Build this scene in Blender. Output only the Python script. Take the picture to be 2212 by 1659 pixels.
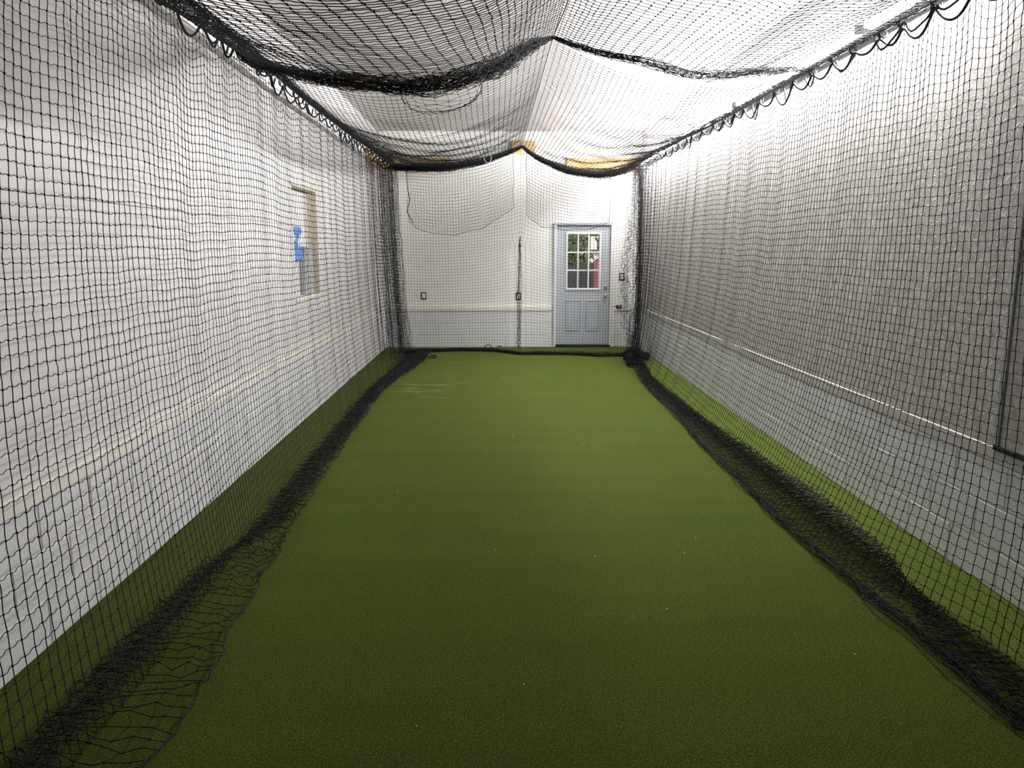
import bpy, bmesh, math
import numpy as np

for o in list(bpy.data.objects):
    bpy.data.objects.remove(o, do_unlink=True)
S = bpy.context.scene
COL = S.collection

# ------------------------------------------------------------------ camera
CAM_H = 1.64
F_PX = 1655.0
PITCH = math.atan(288.5 / F_PX)
YAW = math.atan(35 / F_PX * math.cos(PITCH))
cd = bpy.data.cameras.new('camera')
cd.sensor_fit = 'HORIZONTAL'
cd.sensor_width = 36.0
cd.lens = F_PX / 2212 * 36.0
cd.clip_start = 0.05
cam = bpy.data.objects.new('camera', cd)
COL.objects.link(cam)
cam.location = (0, 0, CAM_H)
cam.rotation_euler = (math.pi / 2 - PITCH, 0, -YAW)
S.camera = cam

# ------------------------------------------------------------------ world / exposure
W = bpy.data.worlds.new('world')
S.world = W
W.use_nodes = True
bgn = W.node_tree.nodes['Background']
bgn.inputs[0].default_value = (0.80, 0.88, 1.0, 1)
bgn.inputs[1].default_value = 2.6
S.view_settings.view_transform = 'Standard'
S.view_settings.look = 'None'
S.view_settings.exposure = 0.0
S.view_settings.gamma = 1.0
S.view_settings.use_curve_mapping = False
TUBE_STRENGTH = 430.0
S.cycles.use_adaptive_sampling = True
S.cycles.adaptive_threshold = 0.05
S.cycles.max_bounces = 5
S.cycles.diffuse_bounces = 3
S.cycles.glossy_bounces = 2
S.cycles.transmission_bounces = 4
S.cycles.caustics_reflective = False
S.cycles.caustics_refractive = False

rng = np.random.default_rng(7)

# ------------------------------------------------------------------ room sizes
XL, XR = -1.88, 2.42          # faces of the block base
YB, YF = 13.10, -4.2          # back wall / wall behind the camera
ZC = 3.57
BASE_H = 0.62
PROUD = 0.035                 # block base stands proud of the upper wall

# ------------------------------------------------------------------ materials
MATS = {}

def new_mat(name, color, rough=0.6, spec=0.3, metal=0.0):
    m = bpy.data.materials.new(name)
    m.use_nodes = True
    b = m.node_tree.nodes['Principled BSDF']
    b.inputs['Base Color'].default_value = (*color, 1)
    b.inputs['Roughness'].default_value = rough
    b.inputs['Specular IOR Level'].default_value = spec
    b.inputs['Metallic'].default_value = metal
    MATS[name] = m
    return m, m.node_tree, b

def N(nt, kind, **kw):
    n = nt.nodes.new(kind)
    for k, v in kw.items():
        if k.startswith('_'):
            setattr(n, k[1:], v)
        else:
            n.inputs[k].default_value = v
    return n

def ramp(nt, src, stops):
    r = nt.nodes.new('ShaderNodeValToRGB')
    el = r.color_ramp.elements
    while len(el) < len(stops):
        el.new(0.5)
    for e, (p, c) in zip(el, stops):
        e.position = p
        e.color = (*c, 1)
    nt.links.new(src, r.inputs[0])
    return r

def grain(name, c1, c2, scale, rough=0.6, spec=0.3, bump=0.0, bscale=None, mapping=None, detail=4, lo=.35, hi=.65, dist=.002):
    m, nt, b = new_mat(name, c1, rough, spec)
    tc = N(nt, 'ShaderNodeTexCoord')
    src = tc.outputs['Object']
    if mapping:
        mp = N(nt, 'ShaderNodeMapping')
        mp.inputs['Scale'].default_value = mapping
        nt.links.new(src, mp.inputs[0])
        src = mp.outputs[0]
    no = N(nt, 'ShaderNodeTexNoise', Scale=scale, Detail=detail)
    nt.links.new(src, no.inputs['Vector'])
    r = ramp(nt, no.outputs[0], [(lo, c1), (hi, c2)])
    nt.links.new(r.outputs[0], b.inputs['Base Color'])
    if bump:
        n2 = N(nt, 'ShaderNodeTexNoise', Scale=bscale or scale, Detail=3)
        nt.links.new(src, n2.inputs['Vector'])
        bp = N(nt, 'ShaderNodeBump', Strength=bump, Distance=dist)
        nt.links.new(n2.outputs[0], bp.inputs['Height'])
        nt.links.new(bp.outputs[0], b.inputs['Normal'])
    return m

grain('net_black', (.010, .010, .014), (.022, .022, .028), 40, rough=.7, spec=.2)
grain('rope_black', (.010, .011, .017), (.024, .025, .032), 60, rough=.75, spec=.2)
grain('white_panel', (.68, .668, .660), (.72, .708, .70), 6, rough=.55, bump=.05, bscale=30)
grain('white_backwall', (.82, .825, .79), (.86, .865, .83), 4, rough=.6, bump=.05, bscale=30)
grain('ceiling_white', (.58, .56, .55), (.63, .61, .60), 3, rough=.7, bump=.05, bscale=40)
grain('plaster_upper', (.70, .68, .67), (.75, .73, .72), 3, rough=.7)
grain('plaster_grey', (.46, .445, .44), (.52, .505, .50), 3, rough=.7)
grain('block_paint', (.66, .66, .675), (.78, .78, .79), 70, rough=.75, bump=.6, bscale=110, lo=.3, hi=.6)
grain('mortar', (.70, .69, .68), (.78, .77, .75), 60, rough=.8, bump=.4)
grain('cap_cream', (.79, .77, .71), (.85, .83, .77), 8, rough=.55)
grain('cap_grey', (.52, .515, .49), (.60, .59, .57), 8, rough=.6)
grain('tan_wood', (.64, .57, .46), (.74, .67, .56), 5, rough=.6, mapping=(1, 1, 12))
grain('ochre_wood', (.58, .40, .17), (.70, .51, .25), 4, rough=.6, mapping=(10, 1, 14))
grain('door_grey', (.44, .47, .52), (.47, .50, .55), 3, rough=.45)
grain('trim_white', (.78, .77, .76), (.82, .81, .80), 5, rough=.45)
grain('black_plastic', (.012, .012, .013), (.02, .02, .022), 20, rough=.45)
grain('steel_cable', (.30, .30, .31), (.45, .45, .46), 90, rough=.4, spec=.5)
grain('paper', (.80, .70, .69), (.86, .80, .79), 30, rough=.8)
grain('blue_print', (.10, .22, .58), (.16, .32, .70), 20, rough=.5)
grain('grey_box', (.42, .42, .43), (.48, .48, .49), 10, rough=.5)
grain('lamp_metal', (.75, .75, .76), (.8, .8, .8), 10, rough=.4)
grain('brass', (.55, .38, .30), (.62, .45, .38), 20, rough=.35, spec=.6)
grain('soil', (.05, .045, .04), (.09, .085, .07), 6, rough=.9)
grain('fence_wood', (.075, .062, .06), (.12, .10, .098), 5, rough=.85, mapping=(6, 1, 1))
grain('red_paint', (.28, .09, .09), (.36, .13, .12), 4, rough=.6)
grain('leaf_green', (.17, .19, .08), (.30, .32, .15), 2.0, rough=.6)
grain('seal_glass', (.30, .33, .30), (.38, .42, .38), 15, rough=.3)
grain('trim_grey', (.36, .37, .38), (.42, .43, .44), 6, rough=.5)
grain('crumb_pale', (.55, .52, .42), (.7, .66, .55), 30, rough=.8)

# OSB painted: overlapping elongated flakes
def osb():
    m, nt, b = new_mat('osb_paint', (.50, .48, .45), .65, .3)
    tc = N(nt, 'ShaderNodeTexCoord')
    sx = N(nt, 'ShaderNodeSeparateXYZ')
    cx = N(nt, 'ShaderNodeCombineXYZ')      # sheets lie in the local YZ plane
    nt.links.new(tc.outputs['Object'], sx.inputs[0])
    nt.links.new(sx.outputs[1], cx.inputs[0])
    nt.links.new(sx.outputs[2], cx.inputs[1])
    total = None
    for k, ang in enumerate([.5, -.7, 1.35, 2.3, .05]):
        rt = N(nt, 'ShaderNodeMapping')
        rt.inputs['Rotation'].default_value = (0, 0, ang)
        nt.links.new(cx.outputs[0], rt.inputs[0])
        mp = N(nt, 'ShaderNodeMapping')
        mp.inputs['Scale'].default_value = (13 + k, 75 + 6 * k, 1)
        mp.inputs['Location'].default_value = (k * 3.1, k * 5.7, k * .31)
        nt.links.new(rt.outputs[0], mp.inputs[0])
        v = N(nt, 'ShaderNodeTexVoronoi', Scale=1.0)
        nt.links.new(mp.outputs[0], v.inputs['Vector'])
        s = N(nt, 'ShaderNodeSeparateColor')
        nt.links.new(v.outputs['Color'], s.inputs[0])
        d = N(nt, 'ShaderNodeMapRange')
        d.inputs[1].default_value = .42; d.inputs[2].default_value = .12
        nt.links.new(v.outputs['Distance'], d.inputs[0])
        w = N(nt, 'ShaderNodeMapRange')
        w.inputs[1].default_value = .45; w.inputs[2].default_value = 1.0
        nt.links.new(s.outputs[0], w.inputs[0])
        mu = N(nt, 'ShaderNodeMath', _operation='MULTIPLY')
        nt.links.new(d.outputs[0], mu.inputs[0]); nt.links.new(w.outputs[0], mu.inputs[1])
        if total is None:
            total = mu.outputs[0]
        else:
            a = N(nt, 'ShaderNodeMath', _operation='MAXIMUM')
            nt.links.new(total, a.inputs[0]); nt.links.new(mu.outputs[0], a.inputs[1])
            total = a.outputs[0]
    no = N(nt, 'ShaderNodeTexNoise', Scale=22.0, Detail=4.0)
    nt.links.new(tc.outputs['Object'], no.inputs['Vector'])
    ad = N(nt, 'ShaderNodeMath', _operation='MULTIPLY_ADD')
    ad.inputs[1].default_value = .5
    nt.links.new(total, ad.inputs[0]); nt.links.new(no.outputs[0], ad.inputs[2])
    r = ramp(nt, ad.outputs[0], [(.34, (.40, .39, .37)), (.60, (.53, .515, .49)), (.95, (.72, .705, .675))])
    nt.links.new(r.outputs[0], b.inputs['Base Color'])
    bp = N(nt, 'ShaderNodeBump', Strength=.5, Distance=.003)
    nt.links.new(total, bp.inputs['Height'])
    nt.links.new(bp.outputs[0], b.inputs['Normal'])
osb()

def turf():
    m, nt, b = new_mat('turf', (.1, .14, .03), .9, .04)
    tc = N(nt, 'ShaderNodeTexCoord')
    n1 = N(nt, 'ShaderNodeTexNoise', Scale=165.0, Detail=2.5, Roughness=.7)
    n2 = N(nt, 'ShaderNodeTexNoise', Scale=60.0, Detail=3.0)
    n3 = N(nt, 'ShaderNodeTexNoise', Scale=1.3, Detail=2.0)
    mp = N(nt, 'ShaderNodeMapping')
    mp.inputs['Scale'].default_value = (.5, 3.0, 1)
    nt.links.new(tc.outputs['Object'], mp.inputs[0])
    nt.links.new(tc.outputs['Object'], n1.inputs['Vector'])
    nt.links.new(tc.outputs['Object'], n2.inputs['Vector'])
    nt.links.new(mp.outputs[0], n3.inputs['Vector'])
    r = ramp(nt, n1.outputs[0], [(.32, (.016, .028, .002)), (.52, (.064, .092, .012)), (.70, (.175, .205, .045))])
    mx = N(nt, 'ShaderNodeMixRGB', _blend_type='MULTIPLY')
    mx.inputs[0].default_value = .55
    r2 = ramp(nt, n2.outputs[0], [(.3, (.62, .66, .55)), (.7, (1.2, 1.15, 1.2))])
    nt.links.new(r.outputs[0], mx.inputs[1]); nt.links.new(r2.outputs[0], mx.inputs[2])
    mx2 = N(nt, 'ShaderNodeMixRGB', _blend_type='MULTIPLY')
    mx2.inputs[0].default_value = .5
    r3 = ramp(nt, n3.outputs[0], [(.3, (.82, .86, .8)), (.7, (1.12, 1.08, 1.1))])
    nt.links.new(mx.outputs[0], mx2.inputs[1]); nt.links.new(r3.outputs[0], mx2.inputs[2])
    # pale scuff marks near the far left of the turf
    sx = N(nt, 'ShaderNodeMapping')
    sx.inputs['Location'].default_value = (.86, -9.35, 0)
    nt.links.new(tc.outputs['Object'], sx.inputs[0])
    sc = N(nt, 'ShaderNodeMapping')
    sc.inputs['Scale'].default_value = (1.5, .85, 0)
    nt.links.new(sx.outputs[0], sc.inputs[0])
    ln = N(nt, 'ShaderNodeVectorMath', _operation='LENGTH')
    nt.links.new(sc.outputs[0], ln.inputs[0])
    n4 = N(nt, 'ShaderNodeTexNoise', Scale=3.0, Detail=4.0)
    mp4 = N(nt, 'ShaderNodeMapping')
    mp4.inputs['Scale'].default_value = (.8, 2.2, 1)
    mp4.inputs['Rotation'].default_value = (0, 0, .25)
    nt.links.new(tc.outputs['Object'], mp4.inputs[0]); nt.links.new(mp4.outputs[0], n4.inputs['Vector'])
    fal = N(nt, 'ShaderNodeMapRange')
    fal.inputs[1].default_value = .2; fal.inputs[2].default_value = .9
    fal.inputs[3].default_value = 1; fal.inputs[4].default_value = 0
    nt.links.new(ln.outputs['Value'], fal.inputs[0])
    st = N(nt, 'ShaderNodeMapRange')
    st.inputs[1].default_value = .52; st.inputs[2].default_value = .68
    nt.links.new(n4.outputs[0], st.inputs[0])
    mu = N(nt, 'ShaderNodeMath', _operation='MULTIPLY')
    nt.links.new(fal.outputs[0], mu.inputs[0]); nt.links.new(st.outputs[0], mu.inputs[1])
    mu2 = N(nt, 'ShaderNodeMath', _operation='MULTIPLY')
    mu2.inputs[1].default_value = .45
    nt.links.new(mu.outputs[0], mu2.inputs[0])
    mx3 = N(nt, 'ShaderNodeMixRGB')
    mx3.inputs[2].default_value = (.26, .30, .14, 1)
    nt.links.new(mu2.outputs[0], mx3.inputs[0]); nt.links.new(mx2.outputs[0], mx3.inputs[1])
    nt.links.new(mx3.outputs[0], b.inputs['Base Color'])
    b.inputs['Sheen Weight'].default_value = .03
    b.inputs['Sheen Roughness'].default_value = .6
    b.inputs['Sheen Tint'].default_value = (.75, .85, .45, 1)
    bp = N(nt, 'ShaderNodeBump', Strength=.8, Distance=.006)
    nt.links.new(n1.outputs[0], bp.inputs['Height'])
    nt.links.new(bp.outputs[0], b.inputs['Normal'])
turf()

def emit(name, color, strength):
    m = bpy.data.materials.new(name)
    m.use_nodes = True
    nt = m.node_tree
    b = nt.nodes['Principled BSDF']
    b.inputs['Base Color'].default_value = (.9, .9, .9, 1)
    b.inputs['Emission Color'].default_value = (*color, 1)
    b.inputs['Emission Strength'].default_value = strength
    MATS[name] = m
emit('led_tube', (1.0, .975, .965), TUBE_STRENGTH)
MATS['led_tube'].cycles.emission_sampling = 'FRONT'

def glass():
    m, nt, b = new_mat('pane_glass', (.9, .95, .93), .03, .5)
    b.inputs['Transmission Weight'].default_value = 1.0
    b.inputs['IOR'].default_value = 1.45
glass()

# ------------------------------------------------------------------ object helpers
def link(name, me, mat=None, parent=None, smooth=False):
    o = bpy.data.objects.new(name, me)
    COL.objects.link(o)
    if mat:
        me.materials.clear()
        me.materials.append(MATS[mat])
    if parent is not None:
        o.parent = parent
    if smooth:
        me.polygons.foreach_set('use_smooth', np.ones(len(me.polygons), bool))
    return o

def empty(name, label, cat, loc=(0, 0, 0), group=None):
    o = bpy.data.objects.new(name, None)
    o.empty_display_size = .05
    COL.objects.link(o)
    o.location = loc
    o['label'] = label
    o['category'] = cat
    if group:
        o['group'] = group
    return o

def tag(o, label, cat, group=None):
    o['label'] = label; o['category'] = cat
    if group:
        o['group'] = group
    return o

def box_bm(boxes, bevel=0.0):
    bm = bmesh.new()
    for (x0, y0, z0, x1, y1, z1) in boxes:
        r = bmesh.ops.create_cube(bm, size=1)
        for v in r['verts']:
            v.co.x = (x0 + x1) / 2 + v.co.x * (x1 - x0)
            v.co.y = (y0 + y1) / 2 + v.co.y * (y1 - y0)
            v.co.z = (z0 + z1) / 2 + v.co.z * (z1 - z0)
    if bevel:
        bmesh.ops.bevel(bm, geom=bm.edges[:], offset=bevel, segments=1, affect='EDGES', clamp_overlap=True)
    me = bpy.data.meshes.new('m')
    bm.to_mesh(me); bm.free()
    return me

def box(name, b, mat, parent=None, bevel=0.0):
    """b in world coordinates; the parent's location is subtracted"""
    px, py, pz = parent.location if parent is not None else (0, 0, 0)
    if parent is not None and parent.parent is not None:
        q = parent.parent.location
        px, py, pz = px + q[0], py + q[1], pz + q[2]
    return link(name, box_bm([(b[0] - px, b[1] - py, b[2] - pz, b[3] - px, b[4] - py, b[5] - pz)], bevel), mat, parent)

def struct(name, boxes, mat, label=None, bevel=0.0):
    o = link(name, box_bm(boxes, bevel), mat)
    o['kind'] = 'structure'
    if label:
        o['label'] = label
    return o

def mesh_np(name, V, Q, T=None):
    me = bpy.data.meshes.new(name)
    nq = len(Q); ntr = 0 if T is None else len(T)
    me.vertices.add(len(V))
    me.vertices.foreach_set('co', np.ascontiguousarray(V, np.float32).ravel())
    me.loops.add(nq * 4 + ntr * 3)
    li = Q.ravel() if ntr == 0 else np.concatenate([Q.ravel(), T.ravel()])
    me.loops.foreach_set('vertex_index', li.astype(np.int32))
    me.polygons.add(nq + ntr)
    ls = np.concatenate([np.arange(nq) * 4, nq * 4 + np.arange(ntr) * 3])
    me.polygons.foreach_set('loop_start', ls.astype(np.int32))
    me.update(calc_edges=True)
    return me

class Tubes:
    """collects thin tubes (batches of equal-length polylines) and knots into one mesh"""
    def __init__(s):
        s.V, s.Q, s.T, s.n = [], [], [], 0
    def lines(s, P, r, sides=3):
        # P: (L, n, 3)
        P = np.asarray(P, float)
        if P.ndim == 2:
            P = P[None]
        L, n, _ = P.shape
        T = np.empty_like(P)
        T[:, 1:-1] = P[:, 2:] - P[:, :-2]
        T[:, 0] = P[:, 1] - P[:, 0]
        T[:, -1] = P[:, -1] - P[:, -2]
        T /= np.linalg.norm(T, axis=2, keepdims=True) + 1e-9
        ref = np.array([.31, .23, .92]) if np.abs(T[..., 2]).mean() < .6 else np.array([.83, .50, .11])
        A = np.cross(T, ref); A /= np.linalg.norm(A, axis=2, keepdims=True) + 1e-9
        B = np.cross(T, A)
        r = np.broadcast_to(np.asarray(r, float), (L, n))[..., None]
        ang = np.arange(sides) * 2 * math.pi / sides
        R = np.stack([P + r * (math.cos(a) * A + math.sin(a) * B) for a in ang], 2)  # L,n,sides,3
        idx = s.n + np.arange(L * n * sides).reshape(L, n, sides)
        a = idx[:, :-1, :]; b = np.roll(a, -1, 2)
        c = idx[:, 1:, :]; d = np.roll(c, -1, 2)
        s.Q.append(np.stack([a, b, d, c], -1).reshape(-1, 4))
        s.V.append(R.reshape(-1, 3)); s.n += L * n * sides
    def knots(s, P, r):
        P = np.asarray(P, float).reshape(-1, 3)
        off = np.array([[1, 0, 0], [-1, 0, 0], [0, 1, 0], [0, -1, 0], [0, 0, 1], [0, 0, -1]], float)
        rr = r * (1 + .10 * rng.standard_normal((len(P), 1, 1)))
        V = P[:, None, :] + off[None] * rr
        f = np.array([[0, 2, 4], [2, 1, 4], [1, 3, 4], [3, 0, 4], [2, 0, 5], [1, 2, 5], [3, 1, 5], [0, 3, 5]])
        s.T.append((s.n + np.arange(len(P))[:, None, None] * 6 + f[None]).reshape(-1, 3))
        s.V.append(V.reshape(-1, 3)); s.n += len(P) * 6
    def net(s, G, rh=.0016, rv=.0019, knot=.0052, droop=.075, jit=.0011, skip_first=False):
        """G: grid (cols, rows, 3) of knots. Strands along both directions."""
        G = G + jit * rng.standard_normal(G.shape)
        C, R, _ = G.shape
        # down-strands (along rows): 2 segments for each cell
        K = 2
        P = np.empty((C, (R - 1) * K + 1, 3))
        P[:, ::K] = G
        mid = .5 * (G[:, 1:] + G[:, :-1])
        P[:, 1::K] = mid + .0010 * rng.standard_normal(mid.shape)
        s.lines(P, rv)
        # cross strands: 3 segments with a slack S curve
        H = G.transpose(1, 0, 2)
        if skip_first:
            H = H[1:]
        K = 3
        Q = np.empty((H.shape[0], (C - 1) * K + 1, 3))
        Q[:, ::K] = H
        d = H[:, 1:] - H[:, :-1]
        ln = np.linalg.norm(d, axis=2, keepdims=True)
        down = np.zeros_like(d)
        nxt = np.empty_like(H); nxt[:-1] = H[1:] - H[:-1]; nxt[-1] = nxt[-2] if len(H) > 1 else 0
        nn = nxt / (np.linalg.norm(nxt, axis=2, keepdims=True) + 1e-9)
        dn = .5 * (nn[:, 1:] + nn[:, :-1])
        k = ln * droop
        jj = rng.standard_normal(d.shape)
        Q[:, 1::K] = H[:, :-1] + d * .36 + dn * k * .9 + .0007 * jj
        Q[:, 2::K] = H[:, :-1] + d * .70 - dn * k * .75 + .0007 * rng.standard_normal(d.shape)
        s.lines(Q, rh)
        if knot:
            s.knots(G, knot)
    def build(s, name, mat, parent=None, smooth=True):
        V = np.concatenate(s.V); Q = np.concatenate(s.Q)
        T = np.concatenate(s.T) if s.T else None
        if parent is not None:
            V = V - np.array(parent.location)
        me = mesh_np(name, V, Q, T)
        return link(name, me, mat, parent, smooth)

def resample(P, step):
    P = np.asarray(P, float)
    d = np.r_[0, np.cumsum(np.linalg.norm(np.diff(P, axis=0), axis=1))]
    n = max(2, int(round(d[-1] / step)) + 1)
    t = np.linspace(0, d[-1], n)
    return np.stack([np.interp(t, d, P[:, k]) for k in range(P.shape[1])], 1)

def smooth_path(P, it=3):
    P = np.asarray(P, float)
    for _ in range(it):
        a = .75 * P[:-1] + .25 * P[1:]
        b = .25 * P[:-1] + .75 * P[1:]
        Q = np.empty((2 * len(a) + 2, P.shape[1]))
        Q[0] = P[0]; Q[-1] = P[-1]
        Q[1:-1:2] = a; Q[2:-1:2] = b
        P = Q
    return P

def bundle(tb, path, radius, n, r=.0017, step=.035, flat=1.0, wild=1.0):
    """bunched netting: many strands wandering inside a sleeve round the path"""
    P = resample(path, step)
    m = len(P)
    rad = np.interp(np.linspace(0, 1, m), np.linspace(0, 1, len(np.atleast_1d(radius))), np.atleast_1d(radius)) if np.ndim(radius) else np.full(m, radius)
    T = np.gradient(P, axis=0); T /= np.linalg.norm(T, axis=1, keepdims=True) + 1e-9
    up = np.array([0, 0, 1.0])
    if abs(T[:, 2]).mean() > .7:
        up = np.array([0, 1.0, 0])
    A = np.cross(T, up); A /= np.linalg.norm(A, axis=1, keepdims=True) + 1e-9
    B = np.cross(A, T)
    t = np.arange(m)
    L = []
    for k in range(n):
        q = math.sqrt(rng.random()); ph = rng.random() * 6.28
        a = q * math.cos(ph) + .35 * wild * np.sin(t * rng.uniform(.15, .6) + rng.random() * 6.28) + .12 * wild * rng.standard_normal(m)
        b = q * math.sin(ph) + .35 * wild * np.sin(t * rng.uniform(.15, .6) + rng.random() * 6.28) + .12 * wild * rng.standard_normal(m)
        L.append(P + (A * a[:, None] + B * b[:, None] * flat) * rad[:, None])
    L = np.array(L)
    tb.lines(L, r)
    # short cross threads between neighbouring strands
    i = rng.integers(0, n, m * n // 3); j = rng.integers(0, n, m * n // 3)
    k = rng.integers(0, m - 1, m * n // 3)
    tb.lines(np.stack([L[i, k], L[j, np.minimum(k + 1, m - 1)]], 1), r * .9)

def snoise(u, v, seed, n=6, fu=(1, 5), fv=(1, 5)):
    g = np.random.default_rng(seed)
    z = 0
    for _ in range(n):
        z = z + g.uniform(.4, 1) * np.sin(u * g.uniform(*fu) + v * g.uniform(*fv) * g.choice([-1, 1]) + g.uniform(0, 6.28))
    return z / n

# ================================================================== ROOM SHELL
floor = struct('floor', [(XL - .3, YF - .2, -.12, XR + .3, YB + .02, 0)], 'turf', 'short green artificial turf carpet covering the floor')
ceiling = struct('ceiling', [(XL - .3, YF - .2, ZC, XR + .3, YB + .4, ZC + .12)], 'ceiling_white')
UXL, UXR, UYB = XL - PROUD, XR + .004, YB + PROUD   # upper wall faces

# left wall core with the window opening (window Y 7.35..8.42, Z 1.15..2.29)
WY0, WY1, WZ0, WZ1 = 7.40, 8.42, 1.15, 2.28
w0 = XL - .30
wall_left = struct('wall_left', [(w0, YF - .2, -.1, UXL - .014, WY0, ZC), (w0, WY1, -.1, UXL - .014, YB + .4, ZC),
                                 (w0, WY0, -.1, UXL - .014, WY1, WZ0), (w0, WY0, WZ1, UXL - .014, WY1, ZC)], 'plaster_grey')
wall_right = struct('wall_right', [(UXR + .014, YF - .2, -.1, XR + .30, YB + .4, ZC)], 'plaster_upper')
DX0, DX1, DZ = 1.02, 1.94, 2.06
wall_back = struct('wall_back', [(XL - .3, UYB + .014, -.1, DX0 - .04, YB + .22, ZC), (DX1 + .04, UYB + .014, -.1, XR + .3, YB + .22, ZC),
                                 (DX0 - .04, UYB + .014, DZ + .04, DX1 + .04, YB + .22, ZC)], 'white_backwall')
wall_front = struct('wall_front', [(XL - .3, YF - .2, -.1, XR + .3, YF, ZC)], 'plaster_upper')

# painted wall sheets, one object each
PZ0, PZ1 = .70, 3.03
SEAM = 1.872
def panels_left():
    ys = np.arange(-4.84, 13.2, 2.44)
    for row, (z0, z1) in enumerate([(PZ0, SEAM), (SEAM, PZ1)]):
        off = 0 if row == 0 else -1.22
        e = [YF] + [y + off for y in ys if YF < y + off < UYB] + [UYB]
        for y0, y1 in zip(e[:-1], e[1:]):
            if y1 - y0 < .05:
                continue
            bx = []
            segs = [(y0, y1, z0, z1)]
            # cut the window opening
            out = []
            for (a, b, c, d) in segs:
                if b <= WY0 or a >= WY1 or d <= WZ0 or c >= WZ1:
                    out.append((a, b, c, d)); continue
                if a < WY0: out.append((a, WY0, c, d))
                if b > WY1: out.append((WY1, b, c, d))
                aa, bb = max(a, WY0), min(b, WY1)
                if c < WZ0: out.append((aa, bb, c, WZ0))
                if d > WZ1: out.append((aa, bb, WZ1, d))
            me = box_bm([(UXL - .014, a + .0015, c + .0015, UXL, b - .0015, d - .0015) for (a, b, c, d) in out])
            link('wall_sheet', me, 'white_panel', wall_left)
panels_left()
HATCH_Y = 3.57
ys = [YF] + [HATCH_Y + 1.22 * k for k in range(8)] + [UYB]
for y0, y1 in zip(ys[:-1], ys[1:]):
    link('wall_sheet', box_bm([(UXR, y0 + .002, PZ0 + .002, UXR + .014, y1 - .002, PZ1 + .05)]), 'osb_paint', wall_right)
for x0, x1 in [(UXL, -.80), (-.80, .415), (.415, DX0 - .04)]:
    link('wall_sheet', box_bm([(x0 + .0015, UYB, PZ0, x1 - .0015, UYB + .014, ZC)]), 'white_backwall', wall_back)
link('wall_sheet', box_bm([(DX0 - .04, UYB, DZ + .04, DX1 + .04, UYB + .014, ZC)]), 'white_backwall', wall_back)
link('wall_sheet', box_bm([(DX1 + .04, UYB, PZ0, UXR, UYB + .014, ZC)]), 'white_backwall', wall_back)

# block base: recessed mortar bed and one object per block
def blocks(wall, axis, face, a0, a1, depth_sign, door=None):
    """axis 'y': wall runs along y at x=face; axis 'x': runs along x at y=face"""
    ch, bl = BASE_H / 3, .405
    core = []
    shared = {}
    spans = [(a0, a1)] if not door else [(a0, door[0]), (door[1], a1)]
    for s0, s1 in spans:
        t0, t1 = face + depth_sign * .006, face + depth_sign * .10
        lo, hi = min(t0, t1), max(t0, t1)
        core.append((lo, s0, 0, hi, s1, BASE_H) if axis == 'y' else (s0, lo, 0, s1, hi, BASE_H))
        for c in range(3):
            p = s0 - (bl / 2 if c % 2 else 0)
            while p < s1 - .01:
                q0, q1 = max(p, s0), min(p + bl, s1)
                if q1 - q0 > .03:
                    L = round(q1 - q0 - .009, 4)
                    if (L) not in shared:
                        if axis == 'y':
                            shared[L] = box_bm([(-.012, -L / 2, -ch / 2 + .004, .012, L / 2, ch / 2 - .004)], .004)
                        else:
                            shared[L] = box_bm([(-L / 2, -.012, -ch / 2 + .004, L / 2, .012, ch / 2 - .004)], .004)
                        shared[L].materials.append(MATS['block_paint'])
                    o = bpy.data.objects.new('concrete_block', shared[L])
                    COL.objects.link(o); o.parent = wall
                    m = (q0 + q1) / 2
                    f = face + depth_sign * (.012 + .0015 * rng.random())
                    o.location = (f, m, ch * (c + .5)) if axis == 'y' else (m, f, ch * (c + .5))
                p += bl
    link('mortar_bed', box_bm(core), 'mortar', wall)
blocks(wall_left, 'y', XL, -.6, YB, -1)
blocks(wall_right, 'y', XR, -.6, YB, 1)
blocks(wall_back, 'x', YB, XL, XR, 1, (DX0 - .07, DX1 + .09))
# cap boards on the block base
c1 = link('cap_board', box_bm([(UXL - .01, -.6, BASE_H, XL + .012, YB, PZ0 - .004)], .006), 'cap_cream', wall_left)
c2 = link('cap_board', box_bm([(XR - .001, HATCH_Y - 4, BASE_H + .002, UXR + .01, YB, PZ0)], .006), 'cap_grey', wall_right)
c3 = link('cap_board', box_bm([(XL + .012, YB - .012, BASE_H, DX0 - .07, UYB + .01, PZ0 - .004)], .006), 'cap_cream', wall_back)
c4 = link('cap_board', box_bm([(DX1 + .09, YB - .012, BASE_H, XR - .01, UYB + .01, PZ0 - .03)], .006), 'trim_white', wall_back)
# ledge strip where the white sheets of the left wall stop
t1 = struct('trim_1', [(UXL - .014, YF, PZ1, UXL + .012, UYB, PZ1 + .055)], 'plaster_upper', 'narrow pale ledge along the top of the left wall', .004)

# hatch edge on the right wall: grey strip and black seal
t2 = struct('trim_2', [(UXR - .012, HATCH_Y - .035, PZ0, UXR, HATCH_Y, PZ1)], 'trim_grey', 'grey vertical strip beside the wall hatch', .003)
t3 = struct('trim_3', [(XR - .010, HATCH_Y - 2.6, PZ0 - .012, XR - .0012, HATCH_Y - .005, PZ0 + .012)], 'black_plastic', 'black rubber seal under the wall hatch')

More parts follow.
